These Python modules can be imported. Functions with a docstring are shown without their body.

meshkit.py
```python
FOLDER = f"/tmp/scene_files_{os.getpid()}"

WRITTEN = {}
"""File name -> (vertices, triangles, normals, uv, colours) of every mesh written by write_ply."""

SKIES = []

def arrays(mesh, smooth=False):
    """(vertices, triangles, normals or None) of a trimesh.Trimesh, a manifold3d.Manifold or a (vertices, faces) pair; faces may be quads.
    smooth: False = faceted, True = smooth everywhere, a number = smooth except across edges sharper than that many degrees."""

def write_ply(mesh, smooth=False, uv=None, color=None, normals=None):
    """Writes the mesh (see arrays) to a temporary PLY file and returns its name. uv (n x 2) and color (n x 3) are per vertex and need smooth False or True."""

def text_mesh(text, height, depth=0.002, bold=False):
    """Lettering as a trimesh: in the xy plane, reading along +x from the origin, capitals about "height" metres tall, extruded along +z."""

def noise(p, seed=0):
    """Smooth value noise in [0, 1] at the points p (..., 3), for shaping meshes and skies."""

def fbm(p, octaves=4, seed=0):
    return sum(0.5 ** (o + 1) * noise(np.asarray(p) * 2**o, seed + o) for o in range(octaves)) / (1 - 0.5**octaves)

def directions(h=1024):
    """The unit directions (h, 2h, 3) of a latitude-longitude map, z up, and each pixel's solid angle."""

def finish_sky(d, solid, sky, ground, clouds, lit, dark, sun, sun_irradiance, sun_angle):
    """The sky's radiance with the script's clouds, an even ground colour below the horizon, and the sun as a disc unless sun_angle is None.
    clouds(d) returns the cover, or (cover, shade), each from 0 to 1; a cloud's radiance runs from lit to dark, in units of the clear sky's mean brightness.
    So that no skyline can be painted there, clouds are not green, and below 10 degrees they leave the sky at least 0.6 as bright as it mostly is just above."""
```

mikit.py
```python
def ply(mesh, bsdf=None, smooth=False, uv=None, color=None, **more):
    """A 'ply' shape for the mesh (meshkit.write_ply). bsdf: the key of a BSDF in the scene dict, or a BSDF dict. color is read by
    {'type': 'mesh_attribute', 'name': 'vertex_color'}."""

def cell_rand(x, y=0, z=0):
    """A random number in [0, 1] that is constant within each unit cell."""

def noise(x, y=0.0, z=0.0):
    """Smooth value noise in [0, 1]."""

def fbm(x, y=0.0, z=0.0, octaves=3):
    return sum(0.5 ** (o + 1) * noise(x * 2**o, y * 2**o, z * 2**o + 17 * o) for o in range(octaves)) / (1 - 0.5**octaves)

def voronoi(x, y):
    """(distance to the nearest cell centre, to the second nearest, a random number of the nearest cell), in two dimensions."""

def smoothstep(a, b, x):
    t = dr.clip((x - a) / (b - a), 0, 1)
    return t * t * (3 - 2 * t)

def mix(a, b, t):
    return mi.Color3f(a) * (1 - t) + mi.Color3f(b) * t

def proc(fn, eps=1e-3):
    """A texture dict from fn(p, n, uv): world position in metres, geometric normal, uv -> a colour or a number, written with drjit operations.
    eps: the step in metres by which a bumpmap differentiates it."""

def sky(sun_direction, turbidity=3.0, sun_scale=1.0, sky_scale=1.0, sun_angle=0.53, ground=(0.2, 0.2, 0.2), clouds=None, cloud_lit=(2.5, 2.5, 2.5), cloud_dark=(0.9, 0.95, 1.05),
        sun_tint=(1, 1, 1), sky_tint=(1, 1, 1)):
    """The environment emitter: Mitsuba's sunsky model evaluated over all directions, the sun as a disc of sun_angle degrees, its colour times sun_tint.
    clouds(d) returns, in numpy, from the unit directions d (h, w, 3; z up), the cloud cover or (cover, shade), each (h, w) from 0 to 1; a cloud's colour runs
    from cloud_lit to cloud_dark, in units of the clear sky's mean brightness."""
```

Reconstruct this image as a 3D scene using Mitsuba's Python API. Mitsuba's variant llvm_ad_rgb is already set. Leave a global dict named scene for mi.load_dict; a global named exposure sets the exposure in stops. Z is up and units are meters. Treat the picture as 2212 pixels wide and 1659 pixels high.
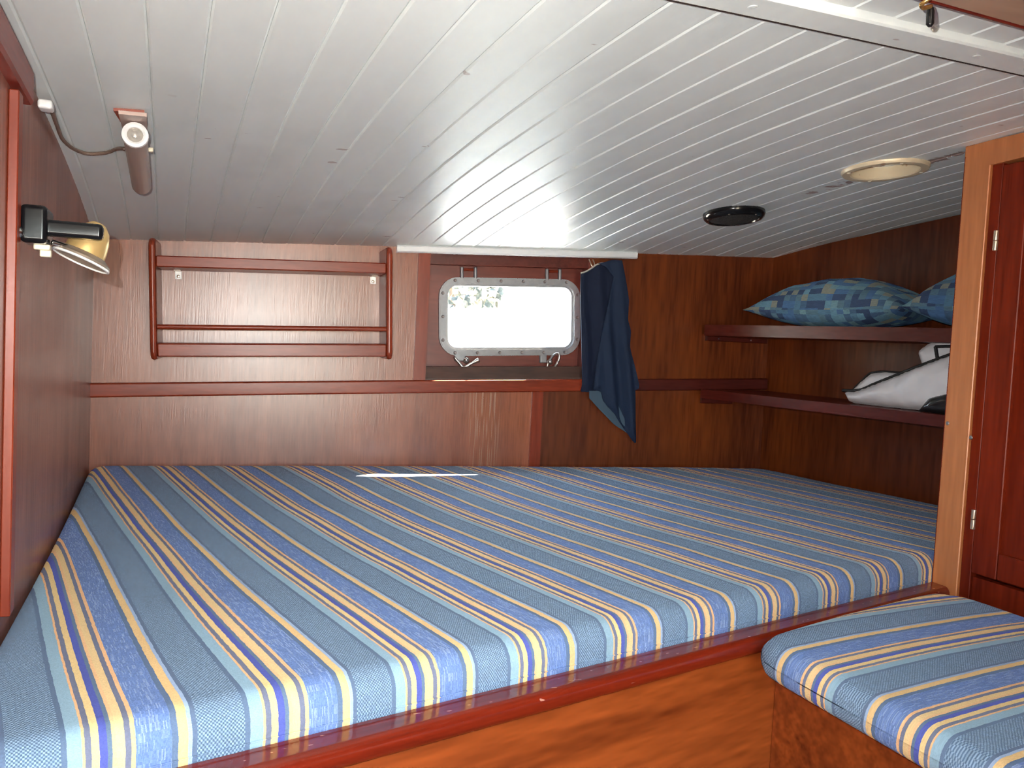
import math
import numpy as np
import trimesh
import manifold3d as m3
import shapely.geometry as sg
import mitsuba as mi
import drjit as dr
import mikit, meshkit
from mikit import proc, noise, fbm, cell_rand, smoothstep, mix
from scipy.spatial import Delaunay

# ------------------------------------------------------------------ camera, sky, light, exposure
# axes: x runs fore-and-aft along the hull, y points outboard to the hull side, z is up (metres)
exposure = 0.66
EYE = np.array([0.0, 0.0, 1.2])
TH, PITCH, ROLL, FPX = 0.3956, 0.053, 0.05, 1789.0
_xh = np.array([math.cos(TH), -math.sin(TH), 0.0])
_yp = np.array([math.sin(TH) * math.sin(PITCH), math.cos(TH) * math.sin(PITCH), math.cos(PITCH)])
FWD = np.array([math.sin(TH) * math.cos(PITCH), math.cos(TH) * math.cos(PITCH), -math.sin(PITCH)])
RIGHT = math.cos(ROLL) * _xh + math.sin(ROLL) * _yp
UP = -math.sin(ROLL) * _xh + math.cos(ROLL) * _yp
T = mi.ScalarTransform4f
scene, labels = {}, {}
scene['camera'] = {'type': 'perspective', 'fov': math.degrees(2 * math.atan(1106 / FPX)), 'fov_axis': 'x', 'near_clip': 0.05,
                   'to_world': T().look_at(origin=EYE.tolist(), target=(EYE + FWD).tolist(), up=UP.tolist())}
SUN = np.array([0.36, 0.27, 0.47])
SKY, FLASH = 2050.0, 5.6
scene['sky'] = mikit.sky(SUN, turbidity=3.0, sky_scale=0.06 * SKY, sun_scale=0.06 * SKY, ground=(0.36, 0.36, 0.34), sky_tint=(1.12, 1.0, 0.82), sun_tint=(1.05, 1.0, 0.88))
# the camera's own flash, a little to the left of and above the lens
_fp = EYE - 0.04 * RIGHT + 0.04 * UP
scene['camera_flash'] = {'type': 'spot', 'cutoff_angle': 62.0, 'beam_width': 10.0, 'intensity': {'type': 'rgb', 'value': [FLASH, FLASH, FLASH * 0.97]},
                         'to_world': T().look_at(origin=_fp.tolist(), target=(_fp + FWD - 0.055 * UP).tolist(), up=UP.tolist())}

# ------------------------------------------------------------------ materials
def rgb(*c):
    """sRGB 0-255 -> linear"""
    c = np.array(c, float) / 255
    return np.where(c <= 0.04045, c / 12.92, ((c + 0.055) / 1.055) ** 2.4)

def mat(key, fn, rough=0.4, spec=0.5, metal=0.0, bump=None, bscale=0.001, eps=1e-3, coat=0.0, sheen=0.0):
    color = {'type': 'rgb', 'value': list(map(float, fn))} if isinstance(fn, (list, tuple, np.ndarray)) else proc(fn)
    b = {'type': 'principled', 'base_color': color, 'roughness': rough, 'specular': spec, 'metallic': metal}
    if coat:
        b |= {'clearcoat': coat, 'clearcoat_gloss': 0.85}
    if sheen:
        b['sheen'] = sheen
    if bump is not None:
        b = {'type': 'bumpmap', 'arbitrary': proc(bump, eps), 'scale': bscale, 'bsdf': b}
    scene[key] = {'type': 'twosided', 'bsdf': b}
    return key

def C(v):
    return mi.Color3f(float(v[0]), float(v[1]), float(v[2]))

def wood(light, dark, axis, fine=260.0, long=5.0, streak=18.0, mottled=0.5, blotch=(4.0, 2.0)):
    """mahogany: pores and broad streaks drawn out along an axis ('x', 'y', 'z')"""
    L, D = C(light), C(dark)
    def fn(p, n, uv):
        if axis == 'x':
            a, b, c = p.x, p.y, p.z
        elif axis == 'r':                                   # along the slanted front of the berth
            a, b, c = p.x * 0.975 + p.y * 0.221, p.y * 0.975 - p.x * 0.221, p.z
        elif axis == 'y':
            a, b, c = p.y, p.x, p.z
        else:
            a, b, c = p.z, p.x, p.y
        s = fbm(b * streak, c * streak, a * 1.3 + 3.1, 3)
        f = noise(b * fine, c * fine, a * long * 3.0)
        f2 = noise(b * fine * 2.3, c * fine * 2.3, a * long * 8.0)
        w = fbm(b * blotch[0] + 7, c * blotch[0], a * blotch[1], 3)
        t = 0.45 * s + 0.23 * f + 0.12 * f2 + 0.20 * w
        t = dr.clip((t - 0.5) * (1.2 + mottled) + 0.5, 0, 1)
        return D * (1 - t) + L * t
    return fn

V_PANEL = mat('varnished_panel', wood(rgb(142, 78, 50), rgb(92, 42, 26), 'z', 330, 5, 22), 0.31, 0.62,
              bump=lambda p, n, uv: noise(p.x * 420, p.y * 420, p.z * 18), bscale=0.00011, eps=4e-4)
V_LOW = mat('varnished_low_panel', None or (lambda base: (lambda p, n, uv: (lambda m: base(p, n, uv) * (1 - m) + C(rgb(150, 120, 100)) * m)(
    0.55 * smoothstep(0.86, 0.93, p.x) * (1 - smoothstep(0.985, 1.0, p.x)) * smoothstep(0.52, 0.75, noise(p.x * 300, 0.0, p.z * 11)))))(
    wood(rgb(140, 76, 48), rgb(90, 40, 24), 'z', 330, 5, 22)), 0.31, 0.62,
    bump=lambda p, n, uv: noise(p.x * 420, p.y * 420, p.z * 18), bscale=0.00011, eps=4e-4)
V_TRIM = mat('mahogany_trim', wood(rgb(132, 50, 26), rgb(86, 25, 12), 'x', 200, 3, 30), 0.32, 0.28)
V_TRIMZ = mat('mahogany_upright', wood(rgb(134, 52, 28), rgb(90, 28, 14), 'z', 200, 3, 30), 0.3, 0.4)
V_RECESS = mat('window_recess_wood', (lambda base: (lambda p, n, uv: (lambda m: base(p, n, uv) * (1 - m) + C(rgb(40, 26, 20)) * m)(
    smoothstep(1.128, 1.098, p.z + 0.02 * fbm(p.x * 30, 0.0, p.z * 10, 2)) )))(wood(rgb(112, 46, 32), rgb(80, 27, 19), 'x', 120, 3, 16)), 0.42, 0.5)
V_SILL = mat('worn_sill', wood(rgb(70, 40, 28), rgb(30, 18, 14), 'x', 120, 4, 40), 0.5, 0.5)
V_LEFT = mat('bulkhead_veneer', wood(rgb(134, 80, 62), rgb(88, 46, 34), 'z', 260, 4, 14), 0.33, 0.9,
             bump=lambda p, n, uv: noise(p.y * 300, p.x * 300, p.z * 14), bscale=0.0001, eps=5e-4)
V_DARK = mat('dark_mahogany', wood(rgb(112, 32, 10), rgb(62, 13, 4), 'z', 160, 3, 9, 0.8), 0.36, 0.15)
V_SHELF = mat('shelf_mahogany', wood(rgb(84, 25, 16), rgb(52, 13, 8), 'y', 160, 3, 20), 0.36, 0.4)
V_LEDGE2 = mat('shaded_ledge_mahogany', wood(rgb(70, 20, 12), rgb(44, 10, 6), 'x', 160, 3, 20), 0.4, 0.3)
V_RIGHT = mat('shelf_bulkhead_veneer', wood(rgb(106, 47, 14), rgb(54, 18, 4), 'z', 120, 3, 8, 0.9), 0.36, 0.35)
V_POST = mat('cherry_frame', wood(rgb(190, 122, 74), rgb(150, 84, 46), 'z', 160, 3, 20, 0.2), 0.4, 0.5)
V_RAIL = mat('rail_mahogany', (lambda base: (lambda p, n, uv: (lambda m: base(p, n, uv) * (1 - m) + C(rgb(200, 150, 130)) * m)(
    smoothstep(0.93, 0.96, noise(p.x * 70, p.z * 220, p.y * 220)) * 0.6)))(wood(rgb(118, 32, 14), rgb(72, 16, 7), 'r', 180, 3, 24)), 0.16, 0.6)
V_FRONT = mat('berth_front_veneer', wood(rgb(146, 66, 26), rgb(84, 30, 8), 'r', 110, 4, 26, 1.0, (16.0, 1.0)), 0.3, 0.5, coat=0.2)
V_CORNICE = mat('cornice_wood', wood(rgb(120, 40, 30), rgb(80, 22, 16), 'y', 160, 3, 20), 0.3, 0.5)

DAM = 1.487
def ceil_paint(p, n, uv):
    base = 0.80 + 0.02 * (fbm(p.x * 60, p.y * 9, 0.0, 2) - 0.5) - 0.05 * smoothstep(0.5, 0.8, fbm(p.x * 7, p.y * 5, 3.0, 3))
    c = mi.Color3f(base * 0.94, base * 0.99, base * 0.955)
    # flaked paint beside the vent ring, along the panel joint
    d = dr.abs(p.x - DAM - (1.5 - p.y) * 0.09 + 0.012 * (noise(p.y * 9, 0.0, 3.0) - 0.5))
    near = smoothstep(0.030, 0.002, d) * smoothstep(1.72, 1.60, p.y) * smoothstep(1.02, 1.12, p.y)
    chip = smoothstep(0.53, 0.62, fbm(p.x * 40, p.y * 95, 1.0, 3) * 0.75 + 0.25 * near) * near
    chip = dr.clip(chip * 1.3, 0, 0.85)
    fl = smoothstep(0.80, 0.83, noise(p.x * 33 + 9, p.y * 60, 5.0)) * smoothstep(0.80, 0.83, fbm(p.x * 13, p.y * 17, 8.0, 2)) * 0.5
    k = dr.maximum(chip, fl)
    return c * (1 - k) + C(rgb(138, 108, 98)) * k
V_CEIL = mat('white_ceiling_paint', ceil_paint, 0.45, 0.4, bump=lambda p, n, uv: noise(p.x * 500, p.y * 24, 0.0) + 0.4 * noise(p.x * 140, p.y * 9, 2.0), bscale=0.00022, eps=4e-4)
V_WHITE = mat('white_gloss_paint', rgb(226, 228, 228), 0.3, 0.5)
V_DARKGAP = mat('dark_gap_shade', rgb(40, 32, 28), 0.8, 0.2)
V_TAUPE = mat('taupe_enamel', rgb(150, 132, 124), 0.28, 0.5)
V_TAUPE2 = mat('taupe_plate', rgb(158, 136, 128), 0.4, 0.5)
V_REDWOOD = mat('red_wood_pad', rgb(120, 54, 40), 0.45, 0.5)
V_PLASTIC = mat('white_plastic', rgb(232, 230, 228), 0.3, 0.5)
V_CREAM = mat('cream_plastic', rgb(226, 214, 186), 0.35, 0.5)
V_BEIGE = mat('beige_plastic', (lambda p, n, uv: (lambda k: C(rgb(222, 205, 172)) * (1 - k) + C(rgb(186, 146, 110)) * k)(
    smoothstep(0.68, 0.78, fbm(p.x * 50, p.y * 50, p.z * 50, 2)))), 0.35, 0.5)
V_BLACK = mat('black_plastic', rgb(22, 22, 24), 0.25, 0.5)
V_BLACKG = mat('black_gloss', rgb(13, 14, 17), 0.16, 0.3)
V_GRILLE = mat('black_grille', (lambda p, n, uv: C([0.022, 0.022, 0.022]) * (0.4 + 1.2 * noise(p.x * 700, p.y * 700, 0.0))), 0.7, 0.3)
V_CHROME = mat('chrome', rgb(215, 215, 210), 0.15, 0.5, metal=1.0)
V_ALU = mat('dull_aluminium', (lambda p, n, uv: C(rgb(136, 138, 142)) * (0.9 + 0.2 * fbm(p.x * 120, p.y * 120, p.z * 120, 2))), 0.48, 0.5, metal=0.5)
V_BOLT = mat('bolt_head', rgb(118, 112, 112), 0.45, 0.5, metal=0.6)
V_BRASS = mat('brass', rgb(214, 172, 104), 0.25, 0.5, metal=0.9)
V_STEEL = mat('brushed_steel', rgb(196, 180, 160), 0.3, 0.5, metal=0.9)
V_SHADE = mat('brass_shade', rgb(220, 184, 122), 0.35, 0.5, metal=0.5)
V_GREYRIM = mat('grey_rim', rgb(126, 112, 100), 0.3, 0.5, metal=0.3)
V_CABLE = mat('brown_cable', rgb(96, 78, 70), 0.4, 0.5)
V_NAVY = mat('navy_cloth', (lambda p, n, uv: C(rgb(21, 28, 46)) * (0.8 + 0.4 * noise(p.x * 900, p.y * 900, p.z * 900))), 0.85, 0.15, sheen=0.3)
V_NAVY3 = mat('navy_cloth_front', (lambda p, n, uv: C(rgb(21, 33, 54)) * (0.8 + 0.4 * noise(p.x * 900, p.y * 900, p.z * 900))), 0.8, 0.2, sheen=0.4)
V_NAVY2 = mat('navy_lining', rgb(56, 72, 86), 0.85, 0.2, sheen=0.3)
V_CORD = mat('grey_cord', rgb(170, 165, 155), 0.7, 0.3)
V_BAG = mat('white_woven_plastic', (lambda p, n, uv: C(rgb(222, 222, 224)) * (0.93 + 0.1 * fbm(p.x * 40, p.y * 40, p.z * 40, 2))), 0.55, 0.4,
            bump=lambda p, n, uv: noise(p.x * 120, p.y * 120, p.z * 120), bscale=0.0006)
V_PIPING = mat('black_piping', rgb(26, 26, 26), 0.6, 0.3)
V_GREYCLOTH = mat('grey_cloth', rgb(150, 148, 140), 0.9, 0.2)
V_FLOOR = mat('cabin_sole', wood(rgb(110, 70, 40), rgb(60, 34, 18), 'x', 80, 4, 20), 0.45, 0.5)
V_DECK = mat('white_deck', rgb(246, 240, 222), 0.5, 0.4)
V_LEAF = mat('leaves', (lambda p, n, uv: C([0.05, 0.053, 0.044]) * (0.6 + 0.9 * cell_rand(p.x * 20, p.y * 20, p.z * 20))), 0.6, 0.3)
V_BARK = mat('bark', rgb(96, 80, 66), 0.9, 0.2)
V_HATCH = mat('hatch_varnish', wood(rgb(176, 150, 130), rgb(140, 110, 92), 'x', 80, 4, 14, 0.1), 0.3, 0.5)
scene['pane_glass'] = {'type': 'thindielectric', 'int_ior': 1.5}
scene['lens_glass'] = {'type': 'twosided', 'bsdf': {'type': 'principled', 'base_color': {'type': 'rgb', 'value': [0.45, 0.42, 0.38]}, 'roughness': 0.12, 'specular': 0.8, 'metallic': 0.3}}

# striped cloth: one repeat of the stripe, position in the repeat -> colour
PERIOD = 0.1705
STRIPES = [  # (end, colour, kind) kind 0 plain, 1 checker weave, 2 white-threaded
    (0.055, (220, 186, 134), 0), (0.078, (152, 172, 200), 0), (0.105, (88, 104, 130), 0), (0.375, (108, 132, 158), 1), (0.405, (88, 106, 132), 0),
    (0.482, (140, 170, 188), 0), (0.498, (224, 178, 134), 0), (0.530, (104, 108, 128), 0), (0.573, (222, 194, 140), 0), (0.615, (78, 86, 156), 0),
    (0.640, (92, 110, 132), 0), (0.662, (226, 184, 138), 0), (0.710, (222, 192, 142), 0), (0.742, (104, 108, 128), 0), (0.768, (226, 180, 136), 0),
    (0.965, (98, 122, 172), 2), (1.001, (88, 106, 134), 0)]

def stripes(du, off, pull=0.0):
    ux, uy = du
    def fn(p, n, uv):
        across = p.x * ux + p.y * uy - off
        along = -p.x * uy + p.y * ux + p.z
        if pull:                                             # the cover is pulled askew at its near left corner
            across = across + pull * smoothstep(0.20, -0.02, p.x) * smoothstep(1.7, 0.95, p.y)
        across = across + 0.0008 * (noise(along * 120, across * 10, 0.0) - 0.5)
        q = across / PERIOD
        u = q - dr.floor(q)
        col = C(rgb(*STRIPES[0][1]))
        chk = mi.Float(0); thr = mi.Float(0)
        for (e0, _, _), (e1, c, k) in zip(STRIPES[:-1], STRIPES[1:]):
            m = u >= e0
            col = dr.select(m, C(rgb(*c)), col)
            chk = dr.select(m, 1.0 if k == 1 else 0.0, chk)
            thr = dr.select(m, 1.0 if k == 2 else 0.0, thr)
        # checker weave: small dark and light knots
        cw = cell_rand(across / 0.0019, along / 0.0026, 1.0)
        par = dr.floor(across / 0.0019) + dr.floor(along / 0.0026)
        par = par - 2 * dr.floor(par / 2)
        knots = dr.select(par > 0.5, C(rgb(146, 168, 190)), C(rgb(52, 74, 102)))
        knots = knots * (0.75 + 0.5 * cw)
        col = dr.select(chk > 0.5, col * 0.35 + knots * 0.65, col)
        tw = cell_rand(across / 0.0013, along / 0.012, 2.0)
        tw2 = cell_rand(across / 0.0011, along / 0.003, 4.0)
        col = dr.select(thr > 0.5, dr.lerp(col, C(rgb(172, 190, 216)), dr.clip((tw - 0.62) * 1.6, 0, 1) * 0.75) * (0.85 + 0.3 * tw2), col)
        nub = noise(across * 900, along * 900, 0.0)
        fade = fbm(p.x * 9, p.y * 9, 2.0, 2)
        return col * (0.88 + 0.2 * nub) * (0.93 + 0.14 * fade)
    return fn
_a = 0.179
V_STRIPE = mat('striped_cloth', stripes((0.990, 0.1935), 0.2048, 0.013), 0.85, 0.2, sheen=0.25,
               bump=lambda p, n, uv: noise(p.x * 700, p.y * 700, p.z * 700), bscale=0.0006, eps=5e-4)
V_STRIPE2 = mat('striped_cloth_seat', stripes((-0.08, 0.9968), 0.8823), 0.85, 0.2, sheen=0.25,
                bump=lambda p, n, uv: noise(p.x * 700, p.y * 700, p.z * 700), bscale=0.0006, eps=5e-4)

PATCH = [(62, 88, 116), (76, 110, 134), (92, 130, 150), (50, 66, 96), (124, 128, 120), (66, 98, 136), (104, 136, 146), (80, 108, 124)]
def patchwork(p, n, uv):
    r = cell_rand(uv.x, uv.y * 1.0, 3.0)
    r2 = cell_rand(uv.x * 0.5, uv.y, 5.0)
    r = dr.select(r2 > 0.6, r2 * 2.5 - 1.5, r)
    col = C(rgb(*PATCH[0]))
    for i, c in enumerate(PATCH[1:], 1):
        col = dr.select(r * len(PATCH) >= i, C(rgb(*c)), col)
    return col * (0.85 + 0.3 * noise(uv.x * 3.0, uv.y * 22, 0.0))
V_PATCH = mat('patchwork_cloth', patchwork, 0.85, 0.2, sheen=0.2)

# ------------------------------------------------------------------ helpers
used = {}
def key_of(name, parent=None):
    base = f'{parent}__{name}' if parent else name
    k, i = base, 0
    while k in used:
        i += 1
        k = f'{base}_{i:03d}'
    used[k] = True
    return k

def put(name, mesh, bsdf, smooth=False, parent=None, **more):
    k = key_of(name, parent)
    scene[k] = mikit.ply(mesh, bsdf, smooth=smooth, **more)
    return k

def tag(k, label=None, cat=None, group=None, kind=None):
    d = {}
    if label: d['label'] = label
    if cat: d['category'] = cat
    if group: d['group'] = group
    if kind: d['kind'] = kind
    labels[k] = d
    return k

def thing(name, label, cat, group=None):
    return tag(key_of(name), label, cat, group)

def struct(name, label=None):
    return tag(key_of(name), label, None, None, 'structure')

HC = np.array([-0.01980, -0.08130, 2.57053])
def hull(l): return np.polyval(HC, l)
def dhull(l): return 2 * HC[0] * l + HC[1]
def ceil_z(l, s):
    return 1.547 + .0444 * s + .0773 * l - .0218 * s * s - .00494 * s ** 3 - .0126 * s * l - .0081 * l * l

class Frame:
    def __init__(self, o, ex, ey, n):
        self.o, self.ex, self.ey, self.n = map(lambda v: np.asarray(v, float), (o, ex, ey, n))
    def __call__(self, m):
        v, f = (np.asarray(m.vertices), np.asarray(m.faces)) if hasattr(m, 'faces') else m
        v = self.o + v[:, :1] * self.ex + v[:, 1:2] * self.ey + v[:, 2:3] * self.n
        t = trimesh.Trimesh(v, f, process=False)
        if np.dot(np.cross(self.ex, self.ey), self.n) < 0:
            t.invert()
        return t

def hull_frame(l, z, slope, off=0.0):
    ex = np.array([1, dhull(l), slope]); ex /= np.linalg.norm(ex)
    n = np.array([dhull(l), -1, 0]); n /= np.linalg.norm(n)
    n = n - ex * (n @ ex); n /= np.linalg.norm(n)
    return Frame(np.array([l, hull(l), z]) + n * off, ex, np.cross(n, ex), n)

def ceil_frame(l, s, off=0.0, turn=0.0):
    e = 1e-3
    gx = (ceil_z(l + e, s) - ceil_z(l - e, s)) / (2 * e); gy = (ceil_z(l, s + e) - ceil_z(l, s - e)) / (2 * e)
    n = np.array([gx, gy, -1]); n /= np.linalg.norm(n)          # points down into the cabin
    ex = np.array([math.cos(turn), math.sin(turn), 0]); ex -= n * (ex @ n); ex /= np.linalg.norm(ex)
    return Frame(np.array([l, s, ceil_z(l, s)]) + n * off, ex, np.cross(n, ex), n)

def cbox(lo, hi, ch=0.002):
    """box with chamfered edges"""
    lo, hi = np.array(lo, float), np.array(hi, float)
    ch = min(ch, 0.45 * (hi - lo).min())
    pts = []
    for ax in range(3):
        for sx in (0, 1):
            for sy in (0, 1):
                for sz in (0, 1):
                    p = np.array([hi[i] if s else lo[i] for i, s in enumerate((sx, sy, sz))])
                    for i, s in enumerate((sx, sy, sz)):
                        if i != ax:
                            p[i] += -ch if s else ch
                    pts.append(p)
    return trimesh.convex.convex_hull(np.array(pts))

def rbox(lo, hi, r, seg=12):
    lo, hi = np.array(lo, float), np.array(hi, float)
    s = m3.Manifold.sphere(r, seg)
    parts = [s.translate([x, y, z]) for x in (lo[0] + r, hi[0] - r) for y in (lo[1] + r, hi[1] - r) for z in (lo[2] + r, hi[2] - r)]
    return to_tm(m3.Manifold.batch_hull(parts))

def to_tm(m):
    a = m.to_mesh()
    return trimesh.Trimesh(np.array(a.vert_properties[:, :3], float), np.array(a.tri_verts), process=False)

def to_man(t):
    return m3.Manifold(m3.Mesh(np.asarray(t.vertices, np.float32), np.asarray(t.faces, np.uint32)))

def loft(rings, cap=True):
    """rings: (n, k, 3) closed sections"""
    R = np.asarray(rings, float); n, k = R.shape[:2]
    v = R.reshape(-1, 3); f = []
    for i in range(n - 1):
        for j in range(k):
            a, b = i * k + j, i * k + (j + 1) % k
            f += [[a, b, b + k], [a, b + k, a + k]]
    if cap:
        for base, flip in ((0, True), ((n - 1) * k, False)):
            c = len(v); v = np.vstack([v, v[base:base + k].mean(0)])
            for j in range(k):
                t = [c, base + j, base + (j + 1) % k]
                f.append(t[::-1] if flip else t)
    t = trimesh.Trimesh(v, np.array(f), process=False)
    if t.volume < 0:
        t.invert()
    return t

def hull_sweep(l0, l1, section, n=16):
    """a board that follows the hull side; section(l) -> [(off, z), ...], off = distance inboard of the hull lining"""
    rings = []
    for l in np.linspace(l0, l1, n + 1):
        d = dhull(l); nn = np.array([d, -1]) / math.hypot(d, 1)
        rings.append([[l + nn[0] * o, hull(l) + nn[1] * o, z] for o, z in section(l)])
    return loft(rings)

def chrect(o0, o1, z0, z1, c=0.003):
    return [(o0 + 0, z0), (o1 - c, z0), (o1, z0 + c), (o1, z1 - c), (o1 - c, z1), (o0, z1)]

def rrect(o0, o1, z0, z1, r=0.006, k=4):
    a = np.linspace(-math.pi / 2, 0, k)
    return [(o0, z0)] + [(o1 - r + r * math.cos(t), z0 + r + r * math.sin(t)) for t in a] + [(o1 - r + r * math.cos(t + math.pi / 2), z1 - r + r * math.sin(t + math.pi / 2)) for t in a] + [(o0, z1)]

def tube(pts, r, sides=10, closed=False):
    p = np.asarray(pts, float)
    t = np.gradient(p, axis=0); t /= np.linalg.norm(t, axis=1, keepdims=True) + 1e-12
    ref = np.array([0, 0, 1.0]) if abs(t[0, 2]) < 0.9 else np.array([1.0, 0, 0])
    rings = []
    a = np.cross(t[0], ref); a /= np.linalg.norm(a)
    rr = np.broadcast_to(r, (len(p),))
    for i in range(len(p)):
        a = a - t[i] * (a @ t[i]); a /= np.linalg.norm(a)
        b = np.cross(t[i], a)
        ang = np.arange(sides) * 2 * np.pi / sides
        rings.append(p[i] + rr[i] * (np.cos(ang)[:, None] * a + np.sin(ang)[:, None] * b))
    return loft(rings)

def smooth_path(pts, n=40):
    p = np.asarray(pts, float)
    d = np.r_[0, np.cumsum(np.linalg.norm(np.diff(p, axis=0), axis=1))]
    from scipy.interpolate import PchipInterpolator
    return PchipInterpolator(d, p)(np.linspace(0, d[-1], n))

def lathe(prof, seg=40):
    """profile [(r, z)] around local z"""
    a = np.arange(seg) * 2 * np.pi / seg
    p = np.asarray(prof, float); v = []; f = []
    for r, z in p:
        v += [[r * math.cos(t), r * math.sin(t), z] for t in a]
    k = len(p)
    for i in range(k - 1):
        for j in range(seg):
            q = [i * seg + j, i * seg + (j + 1) % seg, (i + 1) * seg + (j + 1) % seg, (i + 1) * seg + j]
            f += [[q[0], q[1], q[2]], [q[0], q[2], q[3]]]
    t = trimesh.Trimesh(np.array(v), np.array(f)); t.merge_vertices(); t.update_faces(t.nondegenerate_faces())
    trimesh.repair.fix_normals(t)
    return t

def extrude(poly, h):
    return trimesh.creation.extrude_polygon(poly, h, engine='earcut')

def rrpoly(w, h, r, k=8):
    return sg.box(-w + r, -h + r, w - r, h - r).buffer(r, quad_segs=k)

def sheet(poly, step, front, back, seed=0):
    """a thin closed cloth-like body over a polygon: front(x, y, d) and back(x, y, d) give depths, d = distance to the outline; returns mesh (local)"""
    P = sg.Polygon(poly)
    ring = P.exterior; nb = max(12, int(ring.length / step))
    bd = np.array([ring.interpolate(i / nb, normalized=True).coords[0] for i in range(nb)])
    x0, y0, x1, y1 = P.bounds
    gx, gy = np.meshgrid(np.arange(x0, x1, step), np.arange(y0, y1, step * 0.87))
    gx[1::2] += step / 2
    g = np.c_[gx.ravel(), gy.ravel()]
    from shapely import contains_xy, points, distance
    inside = contains_xy(P, g[:, 0], g[:, 1])
    g = g[inside]
    d = distance(ring, points(g))
    g, d = g[d > 0.45 * step], d[d > 0.45 * step]
    pts = np.vstack([bd, g]); dist = np.r_[np.zeros(nb), d]
    tri = Delaunay(pts).simplices
    cen = pts[tri].mean(1)
    tri = tri[contains_xy(P, cen[:, 0], cen[:, 1])]
    u, w = pts[tri[:, 1]] - pts[tri[:, 0]], pts[tri[:, 2]] - pts[tri[:, 0]]
    sw = u[:, 0] * w[:, 1] - u[:, 1] * w[:, 0] < 0
    tri[sw] = tri[sw][:, ::-1]
    zf, zb = front(pts[:, 0], pts[:, 1], dist), back(pts[:, 0], pts[:, 1], dist)
    n = len(pts)
    v = np.vstack([np.c_[pts, zf], np.c_[pts, zb]])
    f = [tri, tri[:, ::-1] + n]
    i = np.arange(nb); j = (i + 1) % nb
    cw = sg.LinearRing(bd).is_ccw
    side = np.vstack([np.c_[i, i + n, j], np.c_[j, i + n, j + n]]) if cw else np.vstack([np.c_[i, j, i + n], np.c_[j, j + n, i + n]])
    return trimesh.Trimesh(v, np.vstack(f + [side]), process=False)

# ------------------------------------------------------------------ the shell of the cabin
RA, RB = np.array([1.94, 2.33]), np.array([2.04, 1.66])
def ledge_z(l): return 1.030 + 0.042 * l

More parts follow.
